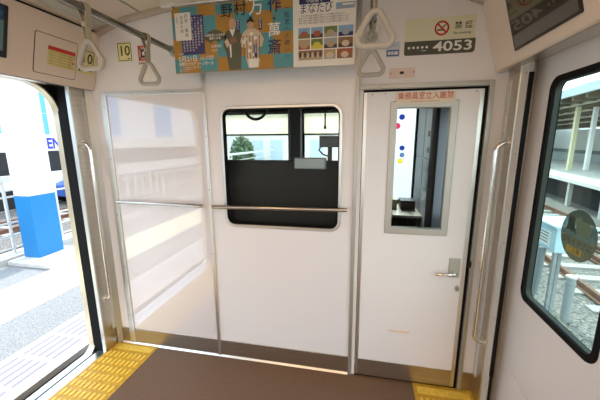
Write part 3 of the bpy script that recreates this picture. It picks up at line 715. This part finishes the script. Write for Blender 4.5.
for x0, x1, z0, z1 in ((-1.97, .85, 1.93, 2.1), (-1.97, -1.78, 0, 1.93), (-.872, -.700, 0, 1.93), (-.12, .27, 0, 1.93), (.60, .85, 0, 1.93), (-1.78, -.872, 0, 1.30), (-.700, -.12, 0, 1.30), (.27, .60, 0, .86)):
    b.box(x0, x1, CABY, CABY+.06, z0, z1)
struct(b.build('wall_crew_front'))
for i, (x0, x1, z0, z1, lab) in enumerate(((-1.78, -.872, 1.30, 1.93, ''), (-.70, -.12, 1.30, 1.93, ''), (.27, .60, .86, 1.93, ''))):
    w_ = struct(empty('window_%d' % (i+2), ((x0+x1)/2, CABY, z0)))
    b = MB().m(GLASS); b.box(x0, x1, CABY+.02, CABY+.025, z0, z1); b.build('pane', w_)
    b = MB().m(RUBBER); b.ring([(x0-.012, z0-.012), (x1+.012, z0-.012), (x1+.012, z1+.012), (x0-.012, z1+.012)], [(x0+.01, z0+.01), (x1-.01, z0+.01), (x1-.01, z1-.01), (x0+.01, z1-.01)], 'y', CABY-.008, CABY+.03); b.build('window_frame', w_)
SHADE = bpy.data.materials.new('sun_shade'); SHADE.use_nodes = True
n = SHADE.node_tree; n.nodes.clear(); ou = n.nodes.new('ShaderNodeOutputMaterial'); tl = n.nodes.new('ShaderNodeBsdfTranslucent'); tl.inputs[0].default_value = (.86, .82, .68, 1); trp = n.nodes.new('ShaderNodeBsdfTransparent'); trp.inputs[0].default_value = (.95, .92, .82, 1); mx = n.nodes.new('ShaderNodeMixShader'); mx.inputs[0].default_value = .55
n.links.new(trp.outputs[0], mx.inputs[1]); n.links.new(tl.outputs[0], mx.inputs[2]); n.links.new(mx.outputs[0], ou.inputs[0])
for x0, x1, lab in ((-1.77, -.882, 'drawn yellowish sun shade in the left windscreen of the crew room'), (-.69, -.13, 'drawn yellowish sun shade in the middle windscreen of the crew room')):
    r_ = empty('sun_shade', ((x0+x1)/2, CABY-.02, 1.64)); tag(r_, lab, 'sun shade', 'sun shades in the crew room windscreen')
    b = MB().m(SHADE); b.box(x0, x1, CABY-.021, CABY-.019, 1.65, 1.90); b.build('fabric', r_)
    b = MB().m(BLACK); b.box(x0, x1, CABY-.028, CABY-.012, 1.632, 1.652); b.build('bottom_bar', r_)
    b = MB().m(DARK); b.tube([(x0, CABY-.03, 1.905), (x1, CABY-.03, 1.905)], .022, 12); b.build('roller', r_)
# black sheet set behind the lower half of the window
r_ = empty('black_window_sheet', (-.5, .10, .95)); tag(r_, 'black sheet behind the lower half of the crew room window', 'blind')
b = MB().m(BLKSHEET); b.box(-1.05, -.03, .100, .104, .92, 1.435); b.build('fabric', r_)
b = MB().m(BLACK); b.tube([(-1.05, .102, 1.438), (-.03, .102, 1.438)], .006, 8); b.build('top_bar', r_)
b = MB().m(BLACK); b.box(-1.07, -1.05, .09, .112, .0, 1.45); b.build('side_post', r_); b = MB().m(BLACK); b.box(-.03, -.02, .09, .112, .0, 1.45); b.build('side_post', r_)
b = MB().m(GREYC); b.box(-.420, -.218, .055, .098, 1.392, 1.462); b.m(LGREY); b.box(-.414, -.224, .053, .056, 1.398, 1.456)
o = b.build('equipment_box', origin=(-.32, .075, 1.392), bevel=.003); tag(o, 'flat grey equipment box at the top edge of the black sheet', 'box')
# monitor on a post
r_ = empty('monitor', (-.22, .3, 0)); tag(r_, 'black monitor on a stand behind the right side of the crew room window', 'monitor')
b = MB().m(BLACK); b.box(-.292, -.15, .29, .33, 1.522, 1.602); b.build('housing', r_, bevel=.004)
b = MB().m(DARK); b.tube([(-.22, .325, 0), (-.22, .325, 1.53)], .016, 12); b.build('stand', r_); b = MB().m(BLACK); b.tube([(-.285, .33, 1.53), (-.30, .34, 1.50), (-.27, .34, 1.47), (-.235, .33, 1.46)], .006, 8); b.build('cable', r_)
# driver's desk and centre pillar
r_ = empty('driving_desk', (-1.0, 1.4, 0)); tag(r_, 'dark driving desk below the windscreen in the crew room', 'desk')
b = MB().m(DARK); b.prism([(1.05, 0), (1.05, .95), (1.25, 1.10), (1.55, 1.20), (CABY-.02, 1.20), (CABY-.02, 0)], 'x', -1.85, -.15); b.build('desk', r_, bevel=.01)
b = MB().m(BLACK); b.box(-1.5, -.9, 1.30, 1.50, 1.15, 1.30); b.build('instrument_hood', r_, bevel=.01)
b = MB().m(DARK); b.box(-.86, -.71, 1.72, 1.84, 1.24, 2.0); b.m(GREYC); b.box(-.85, -.83, 1.712, 1.72, 1.3, 1.95)
o = b.build('centre_pillar_cover', origin=(-.78, 1.78, 1.24), bevel=.01); tag(o, 'dark pillar cover between the two crew room windscreens', 'pillar cover')
b = MB().m(BLACK); b.tube([(-1.0+.10*math.cos(math.radians(a)), 1.0, 1.86+.09*math.sin(math.radians(a))) for a in range(180, 361, 15)], .014, 10); b.tube([(-1.1, 1.0, 1.86), (-1.1, 1.0, 2.02)], .014, 10); b.tube([(-.9, 1.0, 1.86), (-.9, 1.0, 2.02)], .014, 10)
o = b.build('hanging_cable_loop', origin=(-1, 1, 2.02), smooth=50); tag(o, 'black cable loop hanging from the crew room ceiling', 'cable')
b = MB().m(DARK); b.tube([(-.36, 1.2, 1.70), (-.36, 1.2, 2.02)], .008, 8); b.m(BLACK); b.tube([(-.36, 1.2, 1.68), (-.36, 1.2, 1.71)], .014, 8)
o = b.build('dangling_pull_switch', origin=(-.36, 1.2, 2.02)); tag(o, 'thin dark cord hanging in the right part of the crew room window', 'pull switch')
def film(name, c):
    m = bpy.data.materials.new(name); m.use_nodes = True; n = m.node_tree; n.nodes.clear(); ou = n.nodes.new('ShaderNodeOutputMaterial')
    tr = n.nodes.new('ShaderNodeBsdfTransparent'); tr.inputs[0].default_value = (*c, 1); tl = n.nodes.new('ShaderNodeBsdfTranslucent'); tl.inputs[0].default_value = (*c, 1)
    mx = n.nodes.new('ShaderNodeMixShader'); mx.inputs[0].default_value = .5; n.links.new(tr.outputs[0], mx.inputs[1]); n.links.new(tl.outputs[0], mx.inputs[2]); n.links.new(mx.outputs[0], ou.inputs[0]); return m
# tall grey cabinet, steel shelf, boxes seen through the crew door window
r_ = empty('equipment_cabinet', (.70, 1.4, 0)); tag(r_, 'tall grey blue equipment cabinet seen through the crew door window', 'cabinet')
b = MB().m(LGREY); b.box(.615, .798, .98, 1.84, 0, 2.0); b.build('body', r_, bevel=.004)
for z0, z1 in ((.10, .62), (.64, 1.08), (1.10, 1.38), (1.40, 1.94)):
    b = MB().m(mat('cab_door_grey', (.58, .62, .66), .4)); b.box(.607, .616, 1.0, 1.40, z0, z1); b.build('cabinet_door', r_, bevel=.003)
    b = MB().m(LGREY); b.box(.607, .616, 1.42, 1.82, z0, z1); b.build('cabinet_door', r_, bevel=.003)
for k, z in enumerate((1.0, 1.12, 1.26, 1.45, 1.60)):
    b = MB().m(BLACK if k > 2 else PAPER); b.box(.603, .608, 1.17, 1.24, z, z+.05); b.build('label_plate', r_)
b = MB().m(STEEL); b.box(.10, .606, 1.25, 1.84, .80, .83); b.m(DARK); b.box(.12, .15, 1.3, 1.8, 0, .80); b.box(.56, .59, 1.3, 1.8, 0, .80)
o = b.build('steel_shelf', origin=(.35, 1.5, 0), bevel=.004); tag(o, 'bright steel shelf low behind the crew door window', 'shelf')
b = MB().m(mat('cream_box', (.55, .50, .36), .6)); b.box(.24, .40, 1.55, 1.75, .8305, .93); o = b.build('cream_box', origin=(.32, 1.65, .83), bevel=.004); tag(o, 'cream box on the steel shelf behind the crew door', 'box')
b = MB().m(BLACK); b.box(.43, .58, 1.5, 1.7, .8305, .93); o = b.build('black_case', origin=(.5, 1.6, .83), bevel=.004); tag(o, 'black case beside the cream box on the steel shelf', 'case')
b = MB().m(DARK); b.tube([(.53, .62, 0), (.53, .62, 1.99)], .028, 12); o = b.build('crew_room_pole', origin=(.53, .62, 0), smooth=50); tag(o, 'dark vertical pole behind the crew door window', 'pole')
for c_, (x, z, r, lab) in zip(((.75, .16, .30), (.10, .16, .42), (.10, .18, .45), (.85, .70, .08), (.25, .35, .5)), ((.392, 1.727, .034, 'pink'), (.437, 1.826, .032, 'dark blue upper'), (.457, 1.478, .030, 'blue middle'), (.443, 1.328, .030, 'yellow'), (.461, 1.398, .028, 'pale blue'))):
    b = MB().m(film('decal_'+lab.replace(' ', '_'), c_)); b.disc((x, z), r, 'y', (CABY+.017, CABY+.0195), 20)
    o = b.build('round_decal', origin=(x, CABY+.018, z)); tag(o, '%s round decal on the front window seen through the crew door' % lab, 'decal')

# ------------------------------------------------------------------ platform side (left)
PZ = -.06
ASPH = mat('asphalt', (.23, .235, .24), .9, noise=((70, 70, 70), .35)); CONC = mat('concrete', (.55, .54, .51), .9, noise=((6, 6, 6), .12))
WHITEC = mat('white_concrete', (.66, .65, .62), .85, noise=((20, 20, 20), .06)); BAND_ = mat('pale_yellow_band', (.82, .78, .55), .8, noise=((8, 8, 8), .08)); BLKG = mat('slot_dark', (.24, .23, .28), .9); REDL = mat('red_edge', (.50, .36, .34), .8)
b = MB().m(ASPH); b.box(-4.62, -2.62, -26, 40, -.5, PZ); b.m(BAND_); b.box(-3.90, -3.17, -26, 40, PZ, PZ+.002)
b.m(WHITEC); b.box(-2.62, -2.15, -26, 40, PZ-.05, PZ); b.m(DARK); b.box(-2.62, -2.20, -26, 40, -1.4, PZ-.05)
struct(b.build('floor_platform'))
b = MB()
y = -11.15
while y < 9:
    for k in range(6):
        b.m(REDL if k == 0 else BLKG); x = -2.20-k*.068; b.box(x-.0155, x+.0155, y+.012, y+.255, PZ, PZ+.0015)
    y += .28
o = b.build('platform_edge_grating', origin=(-2.4, 0, PZ)); tag(o, 'rows of dark slots in the white platform edge outside the open door', 'grating')
# column
r_ = empty('platform_column', (-4.42, 1.48, PZ)); tag(r_, 'square platform column, white above and bright blue below, outside the open door', 'column')
CW = mat('column_white', (.80, .80, .80), .6); CB = mat('column_blue', (.004, .19, .50), .5)
b = MB().m(CW); b.box(-4.55, -4.30, 1.31, 1.66, .86, 4.2); b.build('shaft', r_, bevel=.006)
b = MB().m(CB); b.box(-4.553, -4.297, 1.307, 1.663, 0.0, .86); b.build('blue_base', r_, bevel=.006)
b = MB().m(CONC); b.prism([(-4.60, 1.12), (-3.90, 1.12), (-3.90, 1.80), (-4.60, 1.80)], 'z', PZ, 0.0); b.build('plinth', r_, bevel=.01)
# fence
r_ = empty('platform_fence', (-4.78, 3, PZ)); tag(r_, 'pale metal fence along the back of the platform', 'fence')
b = MB().m(CONC); b.box(-4.90, -4.62, -26, 40, -1.2, .03); struct(b.build('floor_fence_kerb'))
FEN = mat('fence_metal', (.62, .62, .58), .5)
b = MB().m(FEN); b.box(-4.80, -4.75, -20, 14.5, 1.03, 1.11); b.build('top_rail', r_)
for z in (.10, .28, .46, .82):
    b = MB().m(FEN); b.box(-4.785, -4.765, -20, 14.5, z-.012, z+.012); b.build('cross_rail', r_)
y = -8.05; k = 0
while y < 9:
    b = MB().m(FEN); b.box(-4.79, -4.76, y-.014, y+.014, .03, 1.04); b.build('picket', r_); y += .235
# ground, tracks
BALL = mat('ballast', (.15, .143, .132), .95, noise=((22, 22, 22), .9)); RUST = mat('rail_rust', (.16, .075, .045), .7); SLEEP = mat('sleeper', (.36, .34, .32), .9)
b = MB().m(BALL); b.box(-60, 60, -40, 60, -1.45, -1.22); struct(b.build('floor_ballast_ground'))
def track(xa, xb, y0, y1, label, slope=0):
    r = empty('railway_track', ((xa+xb)/2, (y0+y1)/2, -1.22)); tag(r, label, 'railway track', 'railway tracks')
    f = lambda x, y: x+slope*(y-9)
    for x in (xa, xb):
        b = MB().m(RUST); q = [f(x, y0), f(x, y1)]
        for dx, z0, z1 in ((.065, -1.18, -1.165), (.012, -1.165, -1.09), (.034, -1.09, -1.05)):
            b.add([(q[0]-dx, y0, z0), (q[0]+dx, y0, z0), (q[1]+dx, y1, z0), (q[1]-dx, y1, z0), (q[0]-dx, y0, z1), (q[0]+dx, y0, z1), (q[1]+dx, y1, z1), (q[1]-dx, y1, z1)], [(0, 3, 2, 1), (4, 5, 6, 7), (0, 1, 5, 4), (1, 2, 6, 5), (2, 3, 7, 6), (3, 0, 4, 7)])
        b.build('rail', r)
    b = MB().m(SLEEP); y = y0+.3
    while y < y1: b.box(f(xa, y)-.28, f(xb, y)+.28, y-.11, y+.11, -1.225, -1.18); y += .65
    b.build('sleepers', r)
track(-8.6, -7.53, -20, 14.5, 'railway track nearest the fence beyond the platform'); track(-11.7, -10.63, -20, 34, 'railway track farther from the fence, before the blue building')
track(4.55, 5.62, 2, 34, 'railway track nearest the right door window', .09); track(6.1, 7.17, 2, 34, 'railway track beside the opposite platform', .09)
# building with blue panels
r_ = empty('blue_panelled_building', (-14, 9, -1.2)); tag(r_, 'white building with blue panel stripes and a lettered sign beyond the tracks', 'building')
BB = mat('facade_blue', (.12, .42, .80), .5); BWH = mat('facade_white', (.82, .85, .88), .6); WIN = mat('shop_dark', (.018, .02, .022), .4)
b = MB().m(BWH); b.box(-18, -14, -60, 24, -1.2, 12); b.build('wall', r_)
y = 1.2; k = 0
for y0, y1 in ((-38, -34), (-30, -27), (-24, -22), (-19, -17.2), (-14, -12.5), (-10, -8), (-5, -3.4), (1.5, 3.0), (4.2, 5.4), (6.95, 8.1), (8.35, 8.7), (9.1, 9.75), (10.7, 11.6), (13, 15)):
    b = MB().m(BB); zz = 1.9
    while zz < 11: b.box(-14.03, -13.97, y0, y1, zz, zz+.9); zz += .93
    b.build('panel_stripe', r_)
b = MB().m(WHT); b.box(-14.1, -13.9, -60, 24, 1.17, 1.78); b.build('sign_band', r_)
s = Sheet((-13.89, 9.46, 1.17), (0, 1, 0), (0, 0, 1), .01, .01, WHT, .0012)
s.b = MB(); s.text(flat('sign_letter_blue', (.02, .05, .75)), 'EN', 0, .31, .66, 2, .03, width=.62, res=3); s.build('sign_letters', r_)
b = MB().m(WIN); b.box(-14.05, -13.95, -50, 24, .05, 1.15); b.build('shop_window', r_)
b = MB().m(BWH); b.box(-14.2, -13.9, -60, 24, -.35, .05); b.build('lower_band', r_)
b = MB().m(WIN); b.box(-14.05, -13.95, -50, 24, -1.15, -.4); b.build('dark_base', r_)
# parked pale car glimpsed past the column
r_ = empty('parked_car', (-13.2, 10.3, -1.2)); tag(r_, 'blue parked car glimpsed right of the platform column', 'car')
CARB = mat('car_paint', (.05, .13, .45), .3)
b = MB().m(CARB); b.prism([(9.1, -.85), (9.15, -.35), (9.8, -.22), (10.2, .18), (11.4, .18), (11.9, -.25), (12.6, -.35), (12.7, -.85)], 'x', -13.75, -12.3); b.build('body', r_, bevel=.05)
b = MB().m(WIN); b.prism([(9.95, -.2), (10.25, .12), (11.35, .12), (11.75, -.2)], 'x', -13.76, -12.29); b.build('side_window', r_)
for y in (9.8, 11.9):
    for x in (-13.6, -12.45):
        b = MB().m(RUBBER); b.disc((y, -.9), .31, 'x', (x-.1, x+.1), 20); b.build('wheel', r_)

# ------------------------------------------------------------------ opposite platform and trackside things (right)
r_ = None
b = MB().m(WHITEC)
P4 = [(7.55, 6), (15.0, 60), (24, 60), (18, 6)]
b.prism(P4, 'z', -.20, -.06); b.m(mat('platform_under_shade', (.018, .02, .022), .9)); b.prism([(8.3, 6), (15.8, 60), (24, 60), (18, 6)], 'z', -1.3, -.20); struct(b.build('floor_opposite_platform'))  # near-black block stands in for the shade beneath the platform
y = 8.0; k = 0
while y < 30:
    x = 7.75+(y-6)*7.45/54
    b = MB().m(CONC); b.box(x-.07, x+.07, y-.07, y+.07, -1.25, -.20); o = b.build('platform_support_post', origin=(x, y, -1.25))
    tag(o, 'concrete post under the opposite platform edge, one of the repeated row', 'post', 'posts under the opposite platform'); y += 2.4
b = MB().m(mat('canopy_brown', (.24, .19, .13), .7)); 
r_ = empty('platform_canopy', (11, 20, -.06)); tag(r_, 'long platform canopy roof over the opposite platform', 'canopy')
def sl(x, y): return x+(y-6)*7.45/54
def quad(b, x0, x1, y0, y1, z0, z1, zb=None):
    zz = zb if zb is not None else (z0, z1)
    b.add([(sl(x0, y0), y0, z0), (sl(x1, y0), y0, zz[0]), (sl(x1, y1), y1, zz[0]), (sl(x0, y1), y1, z0), (sl(x0, y0), y0, z1), (sl(x1, y0), y0, zz[1]), (sl(x1, y1), y1, zz[1]), (sl(x0, y1), y1, z1)], [(0, 3, 2, 1), (4, 5, 6, 7), (0, 1, 5, 4), (1, 2, 6, 5), (2, 3, 7, 6), (3, 0, 4, 7)])
quad(b, 8.0, 20, 5, 60, 3.6, 3.77, (3.1, 3.27)); b.build('roof', r_)
b = MB().m(mat('canopy_fascia', (.42, .50, .53), .6)); quad(b, 7.88, 8.02, 5, 60, 3.44, 3.80); b.build('fascia', r_)
b = MB().m(mat('canopy_duct', (.45, .43, .34), .5)); quad(b, 9.0, 9.14, 5, 60, 3.2, 3.30); quad(b, 10.6, 10.75, 5, 60, 3.12, 3.22); quad(b, 12.6, 12.8, 5, 60, 3.0, 3.12); quad(b, 15, 15.2, 5, 60, 2.9, 3.0); b.build('cable_duct', r_)
STB = mat('canopy_beam', (.17, .14, .10), .7)
y = 6.5
while y < 50:
    b = MB().m(STB); b.add([(sl(x, yy), yy, z) for yy in (y, y+.18) for x, z in ((8.1, 3.28), (20, 2.75), (20, 3.1), (8.1, 3.59))], [(0, 1, 2, 3), (7, 6, 5, 4), (0, 4, 5, 1), (1, 5, 6, 2), (2, 6, 7, 3), (3, 7, 4, 0)]); b.build('beam', r_)
    y += 1.15
CYEL = mat('column_yellow', (.66, .62, .40), .6)
for x, y, m_ in ((10.9, 16.9, CYEL), (11.75, 17.0, CW), (13.2, 26, CYEL), (14.2, 26.2, CW), (15.5, 36, CYEL)):
    b = MB().m(m_); b.box(x-.09, x+.09, y-.08, y+.08, -.06, 3.2); b.build('column', r_)
b = MB().m(mat('bench_backing', (.16, .20, .22), .6)); b.prism([(sl(13, 8), 8), (sl(13, 58), 58), (sl(13.2, 58), 58), (sl(13.2, 8), 8)], 'z', -.06, .55)
o = b.build('low_platform_wall', origin=(16, 20, -.06)); tag(o, 'low dark barrier along the far side of the opposite platform', 'barrier')
# far buildings
for nm, x0, x1, y0, y1, h_, c_, lab in (('far_building', 24, 34, 16, 40, 2.6, (.70, .74, .74), 'pale low building behind the opposite platform'), ('far_building', 26, 40, 42, 56, 2.9, (.62, .66, .70), 'grey building at the far end behind the opposite platform')):
    r_ = empty(nm, ((x0+x1)/2, (y0+y1)/2, -1.2)); tag(r_, lab, 'building')
    b = MB().m(mat('bld_'+lab[:8], c_, .7)); b.box(x0, x1, y0, y1, -1.2, h_); b.build('wall', r_)
    b = MB().m(mat('bld_low_band', (.20, .24, .24), .7)); b.box(x0-.05, x0+.05, y0, y1, -.2, .35); b.build('lower_band', r_)
# trackside cabinet on legs, pipes and bollard, just beyond the door window
r_ = empty('trackside_cabinet', (2.15, 1.95, -1.22)); tag(r_, 'pale blue trackside cabinet on legs outside the right door window', 'cabinet')
CABB = mat('cabinet_blue', (.46, .66, .74), .5)
b = MB().m(CABB); b.box(2.0, 2.36, 1.62, 2.10, .40, .66); b.build('body', r_, bevel=.008)
b = MB().m(CABB); b.prism([(1.98, 1.60), (2.38, 1.60), (2.38, 2.12), (1.98, 2.12)], 'z', .66, .69); b.build('lid', r_, bevel=.006)
b = MB().m(PAPER); b.box(1.996, 2.0, 1.70, 1.95, .44, .60); 
for k in range(4): b.m(INK); b.box(1.994, 1.996, 1.74, 1.92-.03*(k % 2), .575-k*.033, .583-k*.033)
b.build('label_plate', r_)
GALV = mat('galvanised_steel', (.27, .30, .31), .6)
for x, y in ((2.04, 1.66), (2.04, 2.06), (2.20, 1.86)):
    b = MB().m(GALV); b.box(x-.016, x+.016, y-.016, y+.016, -1.22, .40); b.build('leg', r_)
for y in (1.82, 1.92):
    b = MB().m(GALV); b.tube([(2.0, y, .40), (2.0, y, .05), (1.99, y+.02, -.15), (1.95, y+.10, -.35), (1.92, y+.3, -.6), (1.9, y+.5, -1.22)], .035, 10); b.build('conduit', r_, smooth=50)
r_ = empty('marker_post', (3.19, 3.17, -1.22)); tag(r_, 'grey cylindrical marker post beside the rail outside the right door window', 'post')
b = MB().m(GALV); b.tube([(3.19, 3.17, -1.25), (3.19, 3.17, -.80), (3.19, 3.17, -.50)], .062, 18); b.build('pipe', r_, smooth=50)
b = MB().m(CONC); b.tube([(3.19, 3.17, -.50), (3.19, 3.17, -.47)], .072, 18); b.build('cap', r_, bevel=.006); b = MB().m(GALV); b.tube([(3.19, 3.17, -.60), (3.19, 3.17, -.57)], .068, 18); b.build('collar', r_)
b = MB().m(RUST); b.box(3.62, 3.69, 4.38, 4.45, -1.25, -.50); b.m(GALV); b.box(3.61, 3.70, 4.37, 4.46, -.56, -.49); o = b.build('rusty_stake', origin=(3.65, 4.41, -1.22)); tag(o, 'brown rusty stake right of the trackside cabinet', 'stake')
WEED = mat('weeds', (.30, .28, .17), .9)
b = MB().m(WEED)
for k in range(500):
    x = random.uniform(2.5, 3.08); y = random.uniform(2.2, 5.0); a = random.uniform(0, 6.28); h_ = random.uniform(.05, .2); w_ = .012
    dx, dy = math.cos(a), math.sin(a); b.add([(x-dy*w_, y+dx*w_, -1.22), (x+dy*w_, y-dx*w_, -1.22), (x+dx*h_*.7, y+dy*h_*.7, -1.22+h_)], [(0, 1, 2)])
o = b.build('trackside_weeds', origin=(3.4, 3.6, -1.22)); tag(o, 'dry weeds growing in the ballast beside the marker post', 'weeds', kind='stuff')

# ------------------------------------------------------------------ beyond the windscreen (front)
r_ = empty('pale_station_building', (-9, 15, -1.2)); tag(r_, 'pale building ahead of the train seen through the crew room window', 'building')
b = MB().m(mat('station_wall', (.74, .70, .62), .7)); b.box(-8.2, -1.6, 15, 22, -1.2, 8); b.build('wall', r_)
b = MB().m(mat('station_glass', (.50, .62, .68), .2)); 
for k in range(5): b.box(-7.4+k*1.15, -6.7+k*1.15, 14.96, 15.02, .3, 1.6)
b.build('window_row', r_)
b = MB().m(mat('station_band', (.60, .50, .34), .7)); b.box(-8.22, -1.58, 14.94, 15.02, 1.9, 2.3); b.build('band', r_)
r_ = empty('white_notice_board', (.95, 5.2, -1.2)); tag(r_, 'large white notice board standing ahead of the train, seen through the crew door window', 'board')
b = MB().m(BWH); b.box(.35, 1.75, 5.18, 5.23, -.75, 2.7); b.build('panel', r_); 
for x in (.45, 1.65):
    b = MB().m(GALV); b.box(x-.03, x+.03, 5.235, 5.29, -1.24, 2.6); b.build('leg', r_)
LEAFM = mat('leaf', (.09, .15, .07), .8, noise=((4, 4, 4), .3))
b = MB().m(LEAFM)
for k in range(700):
    a = random.uniform(0, 6.28); c_ = random.uniform(-1, 1); q = (1-c_*c_)**.5; r = random.uniform(.6, 1)
    p = Vector((-5.4+q*math.cos(a)*.55*r, 11.5+q*math.sin(a)*.55*r, .95+c_*.8*r)); d = Vector((random.uniform(-1, 1), random.uniform(-1, 1), random.uniform(-1, 1))).normalized()*.13; e_ = d.orthogonal().normalized()*.06
    b.add([p-d, p+e_, p+d, p-e_], [(0, 1, 2, 3)])
r_ = empty('leafy_bush', (-5.4, 11.5, -1.22)); tag(r_, 'green leafy bush ahead of the train seen through the left windscreen', 'bush'); b.build('foliage', r_)
b = MB().m(BRN); b.tube([(-5.4, 11.5, -1.25), (-5.4, 11.5, .3), (-5.3, 11.5, .8)], .06, 8, rs=[.08, .06, .03]); b.build('stem', r_)

bpy.data.objects.remove(_to);
